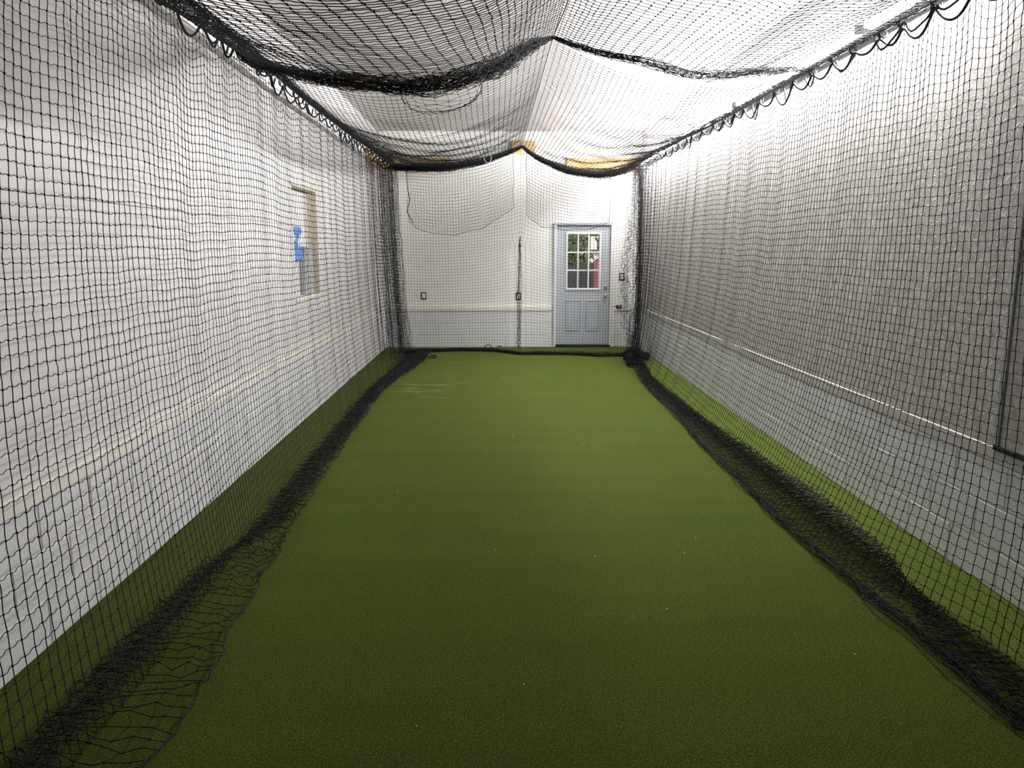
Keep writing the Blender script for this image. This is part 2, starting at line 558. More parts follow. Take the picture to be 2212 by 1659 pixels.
# ------------------------------------------------------------------ window in the left wall
win = bpy.data.objects.new('window_1', None); COL.objects.link(win)
win.location = (UXL, (WY0 + WY1) / 2, WZ0); win['kind'] = 'structure'
win['label'] = 'boarded window opening with a tan wooden frame in the left wall'
box('window_board', (UXL - .11, WY0, WZ0, UXL - .09, WY1, WZ1), 'white_panel', win)
fw = .036
box('window_frame', (UXL - .10, WY1 - fw, WZ0, UXL + .012, WY1, WZ1), 'tan_wood', win, .003)
box('window_frame', (UXL - .10, WY0, WZ1 - fw, UXL + .012, WY1 - fw - .001, WZ1), 'tan_wood', win, .003)
box('window_frame', (UXL - .10, WY0, WZ0 + .04, UXL + .004, WY0 + .03, WZ1 - fw - .001), 'trim_white', win, .003)
box('window_sill', (UXL - .10, WY0, WZ0, UXL + .015, WY1 - fw - .001, WZ0 + .04), 'cap_cream', win, .003)
pk = empty('bag', 'blue and white printed packet hanging in the window opening', 'bag', (UXL - .06, 7.72, 1.54))
box('packet_body', (UXL - .085, 7.50, 1.54, UXL - .035, 7.90, 1.68), 'blue_print', pk, .015)
box('packet_middle', (UXL - .083, 7.50, 1.683, UXL - .037, 7.89, 1.79), 'trim_white', pk, .015)
box('packet_top', (UXL - .085, 7.54, 1.793, UXL - .035, 7.90, 1.87), 'blue_print', pk, .015)
for k in range(2):
    me = box_bm([(-.002, -.11, -.018, .002, .11, .018)])
    o = link('print_stripe', me, 'blue_print', pk)
    o.location = (.024, -.10 + .12 * k, .17 + .05 * k); o.rotation_euler = (.75, 0, 0)
gb = empty('panel_box', 'small grey box beside the blue packet in the window opening', 'box', (UXL - .055, 8.10, 1.19))
box('box_body', (UXL - .088, 7.96, 1.192, UXL - .03, 8.28, 1.62), 'grey_box', gb, .006)
box('box_lid', (UXL - .089, 7.955, 1.622, UXL - .028, 8.285, 1.68), 'trim_grey', gb, .005)

# ------------------------------------------------------------------ door in the back wall
door = bpy.data.objects.new('door_1', None); COL.objects.link(door)
door.location = ((DX0 + DX1) / 2, YB + .03, 0); door['kind'] = 'structure'
door['label'] = 'pale grey exterior door with nine small panes in the back wall'
gx0, gx1, gz0, gz1 = 1.195, 1.772, .985, 1.93     # outer edge of the glazed frame
dy0, dy1 = YB + .035, YB + .08
me = box_bm([(x0 - door.location.x, dy0 - door.location.y, z0, x1 - door.location.x, dy1 - door.location.y, z1) for (x0, z0, x1, z1) in
             [(DX0 + .004, .045, gx0, DZ - .004), (gx1, .045, DX1 - .004, DZ - .004), (gx0, .045, gx1, gz0), (gx0, gz1, gx1, DZ - .004)]])
link('door_slab', me, 'door_grey', door)
fwid = .032
box('glazing_frame', (gx0 - .012, dy0 - .012, gz0 - .012, gx0 + fwid - .01, dy1, gz1 + .012), 'trim_white', door, .004)
box('glazing_frame', (gx1 - fwid + .01, dy0 - .012, gz0 - .012, gx1 + .012, dy1, gz1 + .012), 'trim_white', door, .004)
box('glazing_frame', (gx0 + fwid - .01, dy0 - .013, gz0 - .014, gx1 - fwid + .01, dy1, gz0 + fwid - .01), 'trim_white', door, .004)
box('glazing_frame', (gx0 + fwid - .01, dy0 - .013, gz1 - fwid + .01, gx1 - fwid + .01, dy1, gz1 + .014), 'trim_white', door, .004)
ix0, ix1, iz0, iz1 = gx0 + fwid - .01, gx1 - fwid + .01, gz0 + fwid - .01, gz1 - fwid + .01
pw, ph = (ix1 - ix0) / 3, (iz1 - iz0) / 3
mb = .0125
for k in (1, 2):
    box('muntin', (ix0 + pw * k - mb, dy0 - .008, iz0, ix0 + pw * k + mb, dy1 - .01, iz1), 'trim_white', door, .003)
for k in (1, 2):
    for j in range(3):
        a = ix0 + pw * j + (mb if j else 0); b = ix0 + pw * (j + 1) - (mb if j < 2 else 0)
        box('muntin', (a, dy0 - .008, iz0 + ph * k - mb, b, dy1 - .01, iz0 + ph * k + mb), 'trim_white', door, .003)
for i in range(3):
    for j in range(3):
        box('pane', (ix0 + pw * i + .004, dy0 + .018, iz0 + ph * j + .004, ix0 + pw * (i + 1) - .004, dy0 + .022, iz0 + ph * (j + 1) - .004), 'pane_glass', door)
# two pressed panels below the glass: raised field with a moulding
for x0, x1 in [(1.19, 1.45), (1.53, 1.77)]:
    z0, z1 = .285, .80
    for b in [(x0, z1 - .018, x1, z1), (x0, z0, x1, z0 + .018), (x0, z0 + .018, x0 + .012, z1 - .018), (x1 - .012, z0 + .018, x1, z1 - .018)]:
        box('panel_moulding', (b[0], dy0 - .012, b[1], b[2], dy0 + .002, b[3]), 'door_grey', door, .004)
    box('door_panel', (x0 + .03, dy0 - .008, z0 + .035, x1 - .03, dy0 + .002, z1 - .035), 'door_grey', door, .006)
box('threshold', (DX0, YB - .02, .002, DX1 + .02, YB + .12, .04), 'black_plastic', door, .004)
def disc(name, c, r, t, mat, parent, seg=14, knob=False):
    bm = bmesh.new()
    prof = [(r, 0), (r, t)] if not knob else [(r * .55, 0), (r * .5, t * .4), (r, t * .55), (r, t * .9), (r * .6, t)]
    rings = []
    for (q, d) in prof:
        rings.append([bm.verts.new((c[0] - parent.location.x + q * math.cos(a), c[1] - d - parent.location.y, c[2] - parent.location.z + q * math.sin(a)))
                      for a in np.arange(seg) * 2 * math.pi / seg])
    for A, B in zip(rings[:-1], rings[1:]):
        for k in range(seg):
            bm.faces.new((A[k], A[(k + 1) % seg], B[(k + 1) % seg], B[k]))
    bm.faces.new(rings[-1]); bm.faces.new(rings[0][::-1])
    bmesh.ops.recalc_face_normals(bm, faces=bm.faces[:])
    me = bpy.data.meshes.new(name); bm.to_mesh(me); bm.free()
    return link(name, me, mat, parent, True)
disc('deadbolt', (1.872, dy0, 1.035), .028, .025, 'brass', door)
disc('door_knob', (1.872, dy0, .885), .030, .06, 'brass', door, knob=True)
for z in (.35, 1.05, 1.80):
    box('hinge', (DX0 - .012, dy0 - .012, z - .05, DX0 + .004, dy0 + .004, z + .05), 'trim_grey', door, .003)
# door frame
for nm, b in [('door_jamb', (DX0 - .04, YB - .002, .0, DX0, YB + .2, DZ)), ('door_jamb', (DX1, YB - .002, 0, DX1 + .04, YB + .2, DZ)), ('door_head', (DX0 - .04, YB - .002, DZ, DX1 + .04, YB + .2, DZ + .04))]:
    box(nm, b, 'door_grey' if nm == 'door_head' else 'trim_white', door, .004)
box('door_casing', (DX1 + .04, YB - .006, 0, DX1 + .088, YB + .04, BASE_H + .04), 'cap_cream', door, .004)
# things on the glass
pp = empty('paper_notice', 'pinkish paper notice taped inside the upper right door pane', 'paper', (1.66, dy0 + .012, 1.66))
box('sheet', (1.600, dy0 + .012, 1.655, 1.715, dy0 + .015, 1.875), 'paper', pp)
sd = disc('round_sticker', (1.716, dy0 + .0105, 1.845), .042, .003, 'seal_glass', pp)
p2 = empty('paper_tag', 'tilted paper tag taped inside the middle right door pane', 'paper', (1.68, dy0 + .014, 1.52))
for nm, (dx, dz, w, h, a) in {'tag_sheet': (.018, .03, .085, .12, -.35), 'tag_stub': (-.052, -.048, .075, .055, .75)}.items():
    o = link(nm, box_bm([(-w / 2, -.0015, -h / 2, w / 2, .0015, h / 2)]), 'paper', p2)
    o.location = (dx, 0, dz); o.rotation_euler = (0, a, 0)

# ------------------------------------------------------------------ wooden anchor boards at the back
for nm, lab, b in [('anchor_board', 'ochre wooden board high on the back wall at the left corner', (UXL + .001, YB - .012, 2.935, -.72, UYB - .001, 3.14)),
                   ('anchor_board', 'ochre wooden board on the left wall touching the back corner', (UXL + .001, 11.75, 2.935, UXL + .045, YB - .014, 3.14)),
                   ('anchor_board', 'ochre wooden board high on the back wall above the door', (1.18, YB - .012, 2.925, UXR - .001, UYB - .001, 3.145)),
                   ('anchor_board', 'short ochre wooden block holding the middle cable on the back wall', (.262, YB - .03, 3.212, .655, UYB - .001, 3.412))]:
    o = link(nm, box_bm([b], .004), 'ochre_wood'); tag(o, lab, 'board', 'wooden anchor boards')

# ------------------------------------------------------------------ outlets, switch, small black box
def outlet(x, z, lab, cat='outlet', switch=False):
    e = empty('wall_switch' if switch else 'wall_outlet', lab, cat, (x, UYB, z), 'electrical plates on the back wall')
    box('back_box', (x - .045, UYB - .006, z - .062, x + .045, UYB - .0005, z + .062), 'black_plastic', e)
    box('cover_plate', (x - .028, UYB - .011, z - .044, x + .028, UYB - .0065, z + .044), 'trim_white', e, .002)
    if switch:
        box('toggle', (x - .006, UYB - .022, z - .012, x + .006, UYB - .0112, z + .012), 'trim_white', e, .002)
    else:
        for s in (-1, 1):
            box('socket', (x - .014, UYB - .0135, z + s * .02 - .012, x + .014, UYB - .0112, z + s * .02 + .012), 'trim_white', e, .003)
outlet(-1.229, .88, 'white outlet in a black box on the back wall left of the centre pleat')
outlet(.385, .872, 'white outlet in a black box on the back wall behind the centre pleat')
outlet(2.146, 1.198, 'white switch plate on the back wall right of the door', 'switch', True)
bb = empty('charger_block', 'small black box on the ledge right of the door', 'box', (2.10, YB + .01, PZ0 - .03))
box('box_body', (2.055, YB - .03, PZ0 - .029, 2.155, YB + .03, PZ0 + .022), 'black_plastic', bb, .008)
box('box_face', (2.085, YB - .034, PZ0 - .012, 2.125, YB - .0305, PZ0 + .008), 'trim_grey', bb, .001)

# ------------------------------------------------------------------ strip lights on the right wall
def cyl_y(bm, x, z, y0, y1, r, seg=10):
    ra = [[bm.verts.new((x + r * math.cos(a), y, z + r * math.sin(a))) for a in np.arange(seg) * 2 * math.pi / seg] for y in (y0, y1)]
    for k in range(seg):
        bm.faces.new((ra[0][k], ra[0][(k + 1) % seg], ra[1][(k + 1) % seg], ra[1][k]))
    bm.faces.new(ra[0][::-1]); bm.faces.new(ra[1])
LAMP_Z = 3.02
LAMP_AIM = math.radians(218)
for i, lab in enumerate(['strip light on the right wall nearest the camera, partly above the frame', 'second strip light from the camera along the right wall',
                         'third strip light from the camera along the right wall', 'strip light on the right wall next to the back corner']):
    y0, y1 = [(3.80, 5.05), (5.13, 7.63), (7.71, 10.21), (10.29, 12.79)][i]
    e = empty('strip_light', lab, 'light', (UXR - .05, (y0 + y1) / 2, LAMP_Z), 'strip lights along the right wall')
    ox, oy, oz = e.location
    # bent metal housing: back plate against the wall and a hood over the tube
    link('housing', box_bm([(UXR - .050 - ox, y0 - oy, LAMP_Z - .030 - oz, UXR - .001 - ox, y1 - oy, LAMP_Z + .040 - oz),
                            (UXR - .079 - ox, y0 - oy, LAMP_Z - .028 - oz, UXR - .050 - ox, y1 - oy, LAMP_Z + .038 - oz)]), 'lamp_metal', e)
    bm = bmesh.new()
    aa = LAMP_AIM + np.linspace(-math.pi / 2, math.pi / 2, 9)
    ra = [[bm.verts.new((UXR - .080 - ox + .030 * math.cos(a), y - oy, LAMP_Z + .005 - oz + .030 * math.sin(a))) for a in aa] for y in (y0 + .03, y1 - .03)]
    for k in range(8):
        bm.faces.new((ra[0][k], ra[0][k + 1], ra[1][k + 1], ra[1][k]))
    bmesh.ops.recalc_face_normals(bm, faces=bm.faces[:])
    for fc in bm.faces:
        if fc.normal.x * math.cos(LAMP_AIM) + fc.normal.z * math.sin(LAMP_AIM) < 0:
            fc.normal_flip()
    me = bpy.data.meshes.new('diffuser'); bm.to_mesh(me); bm.free()
    link('diffuser', me, 'led_tube', e, True)
    for yy in (y0, y1):
        a, b = (yy + .001, yy + .029) if yy == y0 else (yy - .029, yy - .001)
        box('end_cap', (UXR - .134, a, LAMP_Z - .024, UXR - .0785, b, LAMP_Z + .034), 'trim_grey', e, .004)

# ================================================================== NETTING
CELL = .05
def chaikin_grid(Cp, it=2):
    """Cp: (n, c, 2) control polylines, smoothed along axis 1, end points kept"""
    for _ in range(it):
        a = .75 * Cp[:, :-1] + .25 * Cp[:, 1:]
        b = .25 * Cp[:, :-1] + .75 * Cp[:, 1:]
        Q = np.empty((Cp.shape[0], 2 * a.shape[1] + 2, Cp.shape[2]))
        Q[:, 0] = Cp[:, 0]; Q[:, -1] = Cp[:, -1]
        Q[:, 1:-1:2] = a; Q[:, 2:-1:2] = b
        Cp = Q
    return Cp

def resample_rows(Pl, n):
    out = np.empty((Pl.shape[0], n, Pl.shape[2]))
    for i in range(Pl.shape[0]):
        d = np.r_[0, np.cumsum(np.linalg.norm(np.diff(Pl[i], axis=0), axis=1))]
        t = np.linspace(0, d[-1], n)
        for k in range(Pl.shape[2]):
            out[i, :, k] = np.interp(t, d, Pl[i, :, k])
    return out

def attach_points(y0, y1, seed, lo=.24, hi=.46):
    g = np.random.default_rng(seed)
    a = [y0]
    while a[-1] < y1:
        a.append(a[-1] + g.uniform(lo, hi))
    a = np.array(a)
    return a, g.uniform(.05, .13, len(a))

def scallop(y, at, dep):
    i = np.clip(np.searchsorted(at, y) - 1, 0, len(at) - 2)
    t = (y - at[i]) / (at[i + 1] - at[i])
    return dep[i] * 4 * t * (1 - t), t

def side_net(side, Y0, Y1, xtop, ztop, foot, folds, wts, seed, cell, skew, pleat):
    """side -1 left, +1 right. foot: (ys, xs); folds: list of (ys, xs); pleat(y)-> (amp, period)"""
    at, dep = attach_points(Y0 - .3, Y1 + .4, seed)
    # plan path with pleats -> columns evenly spaced along the cloth
    yy = np.linspace(Y0, Y1, 6000)
    amp, per = pleat(yy)
    ph = np.cumsum(np.gradient(yy) / per) * 2 * math.pi
    off = amp * (np.sin(ph) + .35 * np.sin(2.3 * ph + 1.0))
    d = np.r_[0, np.cumsum(np.hypot(np.diff(yy), np.diff(off)))]
    n = int(d[-1] / cell)
    t = np.linspace(0, d[-1], n)
    yc = np.interp(t, d, yy); pc = np.interp(t, d, off)
    sc, tt = scallop(yc, at, dep)
    kk = np.exp(-.5 * (np.arange(-9, 10) / 3.2) ** 2); kk /= kk.sum()
    sc_s = np.convolve(np.pad(sc, 9, mode='edge'), kk, 'valid')
    xt = xtop(yc); zt = ztop(yc)
    xf = np.interp(yc, *foot)
    zs = np.array([None, 2.2, 1.4, .75, .28, .014], object)
    nz = len(zs)
    C = np.empty((n, nz + 1 + 2 * len(folds), 2))
    for k, (z, w) in enumerate(zip(zs, wts)):
        C[:, k, 0] = xt + (xf - xt) * w
        C[:, k, 1] = zt if z is None else z
    C[:, nz] = C[:, nz - 1]
    C[:, nz, 0] += .012 * side
    for k, (ys_, xs_) in enumerate(folds):
        j = nz + 1 + 2 * k
        last = k == len(folds) - 1
        C[:, j, 0] = np.interp(yc, ys_, xs_) + .016 * snoise(yc * 3, k * 2.0 + 0 * yc, seed + k, fu=(1, 9)) + (.03 * snoise(yc, 0 * yc, seed + 77, 7, (1.5, 16)) if last else 0)
        C[:, j, 1] = .012 + .009 * ((k * 2) % 5) + .014 * (1 + snoise(yc * 5, 0 * yc, seed + 40 + k, fu=(1, 7)))
        C[:, j + 1] = C[:, j]
        C[:, j + 1, 1] += .008
    S_ = chaikin_grid(C, 2)
    # the foot control point becomes (after two rounds) the vertex near index 4*5
    fi = 4 * 5 + 3
    hang = resample_rows(S_[:, :fi + 1], int(round(2.95 / cell)))
    nsk = int(round(np.mean(np.sum(np.linalg.norm(np.diff(S_[:, fi:], axis=1), axis=2), axis=1)) / cell)) + 1
    skirt = resample_rows(S_[:, fi:], nsk)
    XZ = np.concatenate([hang, skirt[:, 1:]], 1)
    R = XZ.shape[1]
    nh = hang.shape[1]
    G = np.empty((n, R, 3))
    v = np.linspace(0, 1, nh)
    f1 = np.r_[np.exp(-v * 16), np.zeros(R - nh)]
    f2 = np.r_[(1 - np.exp(-v * 16)) * np.exp(-v * 1.2) * (1 - v) ** .5, np.zeros(R - nh)]
    pw = np.r_[1 - .35 * v ** 2, np.full(R - nh, .3)]
    vv = np.r_[v, np.ones(R - nh)]
    yg = yc[:, None]; kg = np.arange(R)[None, :] * cell
    bil = snoise(yg * 1.0 + 0 * kg, kg, seed + 9, 7, (.3, 1.8), (.3, 1.6)) + .035 * snoise(yg * 1.0 + 0 * kg, kg, seed + 19, 7, (4, 14), (.2, 1.0))
    hangw = np.r_[np.sin(np.pi * np.clip(v, 0, 1)) ** .7, np.zeros(R - nh)]
    # soft vertical folds hanging from the attachment points
    fold = .004 * np.cos(2 * math.pi * tt)[:, None] * np.r_[np.exp(-v * .7), np.full(R - nh, .25)][None, :]
    G[..., 0] = XZ[..., 0] + pc[:, None] * pw[None, :] + side * -.045 * bil * hangw - side * fold
    G[..., 1] = yg - skew * np.clip(1 - yg / 12.6, 0, 1) ** 1.5 * vv[None, :] + .010 * snoise(yg * 2 + 0 * kg, kg, seed + 3, 5, (1, 4), (.5, 3)) * hangw + .05 * np.r_[np.zeros(nh), np.ones(R - nh)] * snoise(yg * 3, kg * 5, seed + 5, 6)
    G[..., 2] = XZ[..., 1] - sc[:, None] * f1[None, :] - sc_s[:, None] * f2[None, :] + (.012 * snoise(yg * 1.5 + 0 * kg, kg * .5, seed + 6, 5, (1, 4), (.2, 1)) + .009 * snoise(yg + 0 * kg, kg * .4, seed + 16, 6, (8, 26), (.1, .8))) * hangw
    sk = np.r_[np.zeros(nh), np.ones(R - nh)][None, :, None]
    G = G + sk * .008 * rng.standard_normal(G.shape)
    G[..., 2] = np.maximum(G[..., 2], .006)
    return G, at, dep, nh

# ---- left side net
def pl_left(y):
    a = np.interp(y, [0, 9.6, 10.4, 11.2, 12.6], [.003, .004, .016, .065, .085])
    p = np.interp(y, [0, 9.6, 10.4, 11.4, 12.6], [.9, .55, .30, .21, .17])
    return a, p
xtL = lambda y: np.interp(y, [0, 4.4, 9.5, 12.5], [-1.72, -1.70, -1.70, -1.62])
ztL = lambda y: np.interp(y, [0, 4.4, 5.7, 6.9, 9.5, 12.5], [2.95, 2.945, 2.96, 2.94, 2.945, 2.96])
yl = [0, 2.3, 3.4, 4.3, 4.9, 6.3, 7.5, 9.0, 10.8, 12.5]
footL = (yl, [-1.36, -1.355, -1.36, -1.41, -1.49, -1.54, -1.55, -1.56, -1.50, -1.42])
foldsL = [(yl, [-1.58, -1.58, -1.58, -1.53, -1.26, -1.29, -1.30, -1.36, -1.22, -1.15]),
          (yl, [-1.40, -1.39, -1.40, -1.42, -1.44, -1.48, -1.48, -1.50, -1.40, -1.34]),
          (yl, [-1.57, -1.575, -1.57, -1.52, -1.25, -1.28, -1.30, -1.36, -1.20, -1.10]),
          (yl, [-1.42, -1.41, -1.42, -1.42, -1.43, -1.47, -1.47, -1.50, -1.40, -1.30]),
          (yl, [-1.54, -1.55, -1.55, -1.48, -1.30, -1.34, -1.34, -1.40, -1.24, -1.15]),
          (yl, [-1.12, -1.13, -1.105, -1.18, -1.21, -1.275, -1.30, -1.32, -1.16, -1.06])]
GL, atL, depL, nhL = side_net(-1, .7, 12.45, xtL, ztL, footL, foldsL, [0, .08, .25, .5, .78, 1.0], 11, .05, 1.0, pl_left)
# ---- right side net
def pl_right(y):
    a = np.interp(y, [0, 8, 10.4, 11.2, 12.3], [.003, .004, .008, .05, .10])
    p = np.interp(y, [0, 8, 10.2, 11.2, 12.3], [.8, .6, .34, .20, .13])
    return a, p
xtR = lambda y: np.interp(y, [0, 5, 10, 12.4], [2.28, 2.265, 2.26, 2.22])
ztR = lambda y: np.interp(y, [0, 4.3, 5.0, 7.5, 10.2, 12.5], [2.875, 2.875, 2.88, 2.91, 2.95, 2.96])
yr = [0, 2.3, 3.3, 4.1, 4.8, 6.0, 7.2, 8.6, 9.7, 10.6, 12.3]
footR = (yr, [2.08, 2.08, 2.06, 1.80, 1.72, 1.75, 1.80, 1.86, 1.90, 2.0, 2.12])
foldsR = [(yr, [1.82, 1.82, 1.80, 2.12, 2.17, 2.12, 2.03, 1.97, 2.00, 2.12, 2.2]),
          (yr, [2.05, 2.04, 2.04, 1.98, 1.93, 1.88, 1.86, 1.87, 1.86, 1.97, 2.1]),
          (yr, [1.83, 1.82, 1.80, 2.11, 2.16, 2.11, 2.02, 1.97, 1.99, 2.10, 2.2]),
          (yr, [2.02, 2.02, 2.02, 1.98, 1.93, 1.88, 1.86, 1.87, 1.86, 1.97, 2.1]),
          (yr, [1.86, 1.85, 1.83, 2.09, 2.14, 2.09, 2.01, 1.96, 1.98, 2.08, 2.2]),
          (yr, [1.80, 1.80, 1.755, 1.735, 1.705, 1.73, 1.77, 1.81, 1.84, 1.93, 2.05])]
GR, atR, depR, nhR = side_net(1, .7, 12.25, xtR, ztR, footR, foldsR, [0, .06, .18, .38, .70, 1.0], 23, .0485, .55, pl_right)

def net_thing(name, label, loc):
    return empty(name, label, 'net', loc, 'black netting of the batting cage')

def finish_side(G, at, dep, xt, zt, lab, loc, side, seed):
    e = net_thing('side_net', lab, loc)
    tb = Tubes()
    tb.net(G)
    m = tb.build('mesh', 'net_black', e); m['kind'] = 'stuff'
    # border rope following the scallops, and the hem cord on the floor
    tr = Tubes()
    top = G[:, 0].copy()
    top[:, 2] += .002
    tr.lines(smooth_path(top, 1), .0078, 6)
    tr.build('border_rope', 'rope_black', e)
    th = Tubes()
    th.lines(smooth_path(G[:, -1], 1), .0042, 5)
    th.build('hem_cord', 'rope_black', e)
    # lacing that ties the border rope up to the cable at each attachment
    g = np.random.default_rng(seed)
    for y in at:
        if y < .8 or y > 12.1:
            continue
        x, z = xt(y), zt(y)
        tl = Tubes()
        for k in range(3):
            a = np.linspace(0, 2 * math.pi, 9)
            dy = g.uniform(-.03, .03)
            tl.lines(np.stack([x + .026 * np.cos(a), y + dy + .02 * np.sin(a + k), z + .012 + .030 * np.sin(a)], 1), .0045, 5)
        if g.random() < .7:   # slack loop of lacing below the rope
            L = g.uniform(.16, .34); dd = g.uniform(.05, .11)
            t = np.linspace(0, 1, 9)
            tl.lines(np.stack([x + 0 * t + g.uniform(-.02, .02), y + L * t, z + .01 - dd * 4 * t * (1 - t) * (1 + .3 * np.sin(5 * t + g.random() * 6)) - .01 * t], 1), .0068, 5)
        tl.build('lacing_loop', 'rope_black', e)
    return e

HEM_BUNDLE = True
sn_l = finish_side(GL, atL, depL, xtL, ztL, 'black side net hanging in front of the white left wall', (-1.5, 6.5, 0), -1, 5)
sn_r = finish_side(GR, atR, depR, xtR, ztR, 'black side net hanging in front of the right wall under the strip lights', (2.1, 6.5, 0), 1, 6)

# ---- support cables with the roof netting gathered on them
def cable(label, pts, r=.004):
    P = resample(smooth_path(np.array(pts, float), 2), .3)
    tb = Tubes(); tb.lines(P, r, 6)
    o = tb.build('support_cable', 'steel_cable')
    return tag(o, label, 'cable', 'steel cables carrying the netting')
yv = np.array([.5, 2.5, 4.4, 5.7, 6.9, 9.5, 12.3])
cable('steel cable along the top of the left side net', [(xtL(y), y, ztL(y) + .015) for y in yv] + [(-1.66, YB - .02, 3.03)])
cable('steel cable along the top of the right side net', [(xtR(y), y, ztR(y) + .015) for y in yv] + [(2.28, YB - .02, 3.04)])
RIDGE = lambda y: np.stack([np.full_like(y, .40), y, np.interp(y, [.5, 4.4, 5.6, 7.3, 11.9, 13.1], [2.93, 2.965, 3.09, 3.10, 3.175, 3.24])], -1)
cable('steel cable along the middle ridge of the roof net', list(RIDGE(np.array([.5, 2.5, 4.4, 5.0, 5.6, 7.3, 9.5, 11.9]))) + [(.42, YB - .035, 3.25)], .005)

# ---- roof net
roof = net_thing('roof_net', 'black roof net sagging in swags on both sides of the middle cable', (.4, 6.5, 3.0))
tb = Tubes()
def edgeL(y): return np.stack([xtL(y), y, ztL(y) + .02], -1)
def edgeR(y): return np.stack([xtR(y), y, ztR(y) + .02], -1)
hemL = np.array([(-1.70, 5.45, 2.955), (-1.52, 5.0, 2.79), (-1.25, 4.62, 2.655), (-.80, 4.26, 2.515), (-.35, 4.31, 2.50), (-.02, 4.45, 2.62), (.20, 4.95, 2.87), (.40, 5.60, 3.085)])
hemR = np.array([(.40, 5.60, 3.085), (.60, 5.0, 2.85), (.95, 4.92, 2.765), (1.30, 5.22, 2.755), (1.60, 5.20, 2.77), (2.0, 5.45, 2.85), (2.265, 5.7, 2.905)])
nearL = np.array([(-1.72, .8, 2.96), (-1.5, .8, 2.62), (-1.25, .8, 2.42), (-.80, .8, 2.26), (-.35, .8, 2.25), (-.02, .8, 2.36), (.20, .8, 2.60), (.40, .8, 2.93)])
nearR = np.array([(.40, .8, 2.93), (.60, .8, 2.78), (.95, .8, 2.64), (1.30, .8, 2.60), (1.60, .8, 2.62), (2.0, .8, 2.74), (2.28, .8, 2.885)])
def near_panel(near, hem, edge_t, seed):
    hs = smooth_path(hem, 3); ns = smooth_path(near, 3)
    L = np.sum(np.linalg.norm(np.diff(ns, axis=0), axis=1))
    n = int(L / CELL)
    A = resample(ns, L / (n - 1))[:n]; B = resample(hs, np.sum(np.linalg.norm(np.diff(hs, axis=0), axis=1)) / (len(A) - 1))[:len(A)]
    n = min(len(A), len(B)); A, B = A[:n], B[:n]
    R = int(4.3 / CELL)
    t = np.linspace(0, 1, R)
    G = A[:, None] * (1 - t)[None, :, None] + B[:, None] * t[None, :, None]
    # edges follow their cables
    u = np.linspace(0, 1, n)[:, None]; vv = t[None, :]
    G[..., 2] += .03 * snoise(u * 9 + 0 * vv, vv * 4, seed, 7, (1, 5), (1, 5)) * np.sin(np.pi * u)
    G[..., 1] += .04 * snoise(u * 6 + 0 * vv, vv * 5, seed + 1, 6, (1, 5), (1, 5)) * np.sin(np.pi * u)
    G[..., 0] += .02 * snoise(u * 6 + 0 * vv, vv * 5, seed + 2, 6, (1, 5), (1, 5)) * np.sin(np.pi * u)
    return G
tb.net(near_panel(nearL, hemL, None, 31), rh=.0019, rv=.0018, knot=.0050, droop=.06)
tb.net(near_panel(nearR, hemR, None, 37), rh=.0019, rv=.0018, knot=.0050, droop=.06)

endL = np.array([(-1.62, 12.45, 2.93), (-1.45, 12.3, 2.905), (-1.19, 12.1, 2.885), (-.773, 12.0, 2.86), (-.21, 12.0, 2.955), (.10, 12.0, 3.06), (.404, 11.95, 3.18)])
endR = np.array([(.404, 11.95, 3.18), (.55, 12.0, 3.07), (.769, 12.0, 2.955), (1.12, 12.0, 2.825), (1.546, 12.0, 2.765), (1.90, 12.0, 2.81), (2.22, 12.1, 2.95)])
def far_panel(edge0, edge1, end, sagf, y0f, seed, hole=None):
    es = smooth_path(end, 3)
    n = int(2.35 / CELL)
    E_ = resample(es, np.sum(np.linalg.norm(np.diff(es, axis=0), axis=1)) / (n - 1))[:n]
    n = len(E_)
    R = int(6.6 / CELL)
    u = np.linspace(0, 1, n)
    t = np.linspace(0, 1, R)
    G = np.empty((n, R, 3))
    for i in range(n):
        y = y0f(u[i]) + (E_[i, 1] - y0f(u[i])) * t
        a, b = edge0(y), edge1(y)
        P = a * (1 - u[i]) + b * u[i]
        P[:, 1] = y
        P[:, 2] -= sagf(y) * 4 * u[i] * (1 - u[i])
        k = np.clip((y - 9.5) / 2.5, 0, 1) ** 2
        P = P * (1 - k[:, None]) + k[:, None] * np.stack([P[:, 0] * (1 - k) + E_[i, 0] * k, y, np.interp(y, [9.5, 12.5], [0, 0]) + P[:, 2] * (1 - k) + E_[i, 2] * k], 1)
        G[i] = P
    U = u[:, None]; V = t[None, :]
    m = np.sin(np.pi * U)
    G[..., 2] += .028 * snoise(U * 5 + 0 * V, V * 9, seed, 7, (1, 4), (1, 6)) * m
    G[..., 1] += .03 * snoise(U * 5 + 0 * V, V * 9, seed + 1, 6, (1, 4), (1, 6)) * m
    if hole is not None:
        hx, hy, hr = hole
        dx = G[..., 0] - hx; dy = (G[..., 1] - hy) * .8
        r = np.hypot(dx, dy) + 1e-6
        w = np.where(r < hr, (hr - r) / hr, 0)
        push = .34 * hr * np.sin(np.pi * np.clip(r / hr, 0, 1)) * 1.0
        G[..., 0] += dx / r * push * (r < hr); G[..., 1] += dy / r * push * (r < hr)
        G[..., 2] -= .08 * w
        j = np.random.default_rng(3).standard_normal(G.shape) * .007
        G += j * (w > .25)[..., None]
    return G
sagL = lambda y: np.interp(y, [5.0, 5.8, 6.4, 7.0, 8.5, 10.5, 12.5], [.12, .19, .36, .42, .38, .28, .16])
sagR = lambda y: np.interp(y, [5.0, 5.6, 6.2, 7.0, 8.5, 10.5, 12.5], [.14, .20, .32, .36, .34, .32, .30])
tb.net(far_panel(edgeL, RIDGE, endL, sagL, lambda u: 5.75 - .5 * math.sin(math.pi * u) * 0, 41, (-.40, 6.02, .30)), rh=.0018, rv=.0018, knot=.0046, droop=.06)
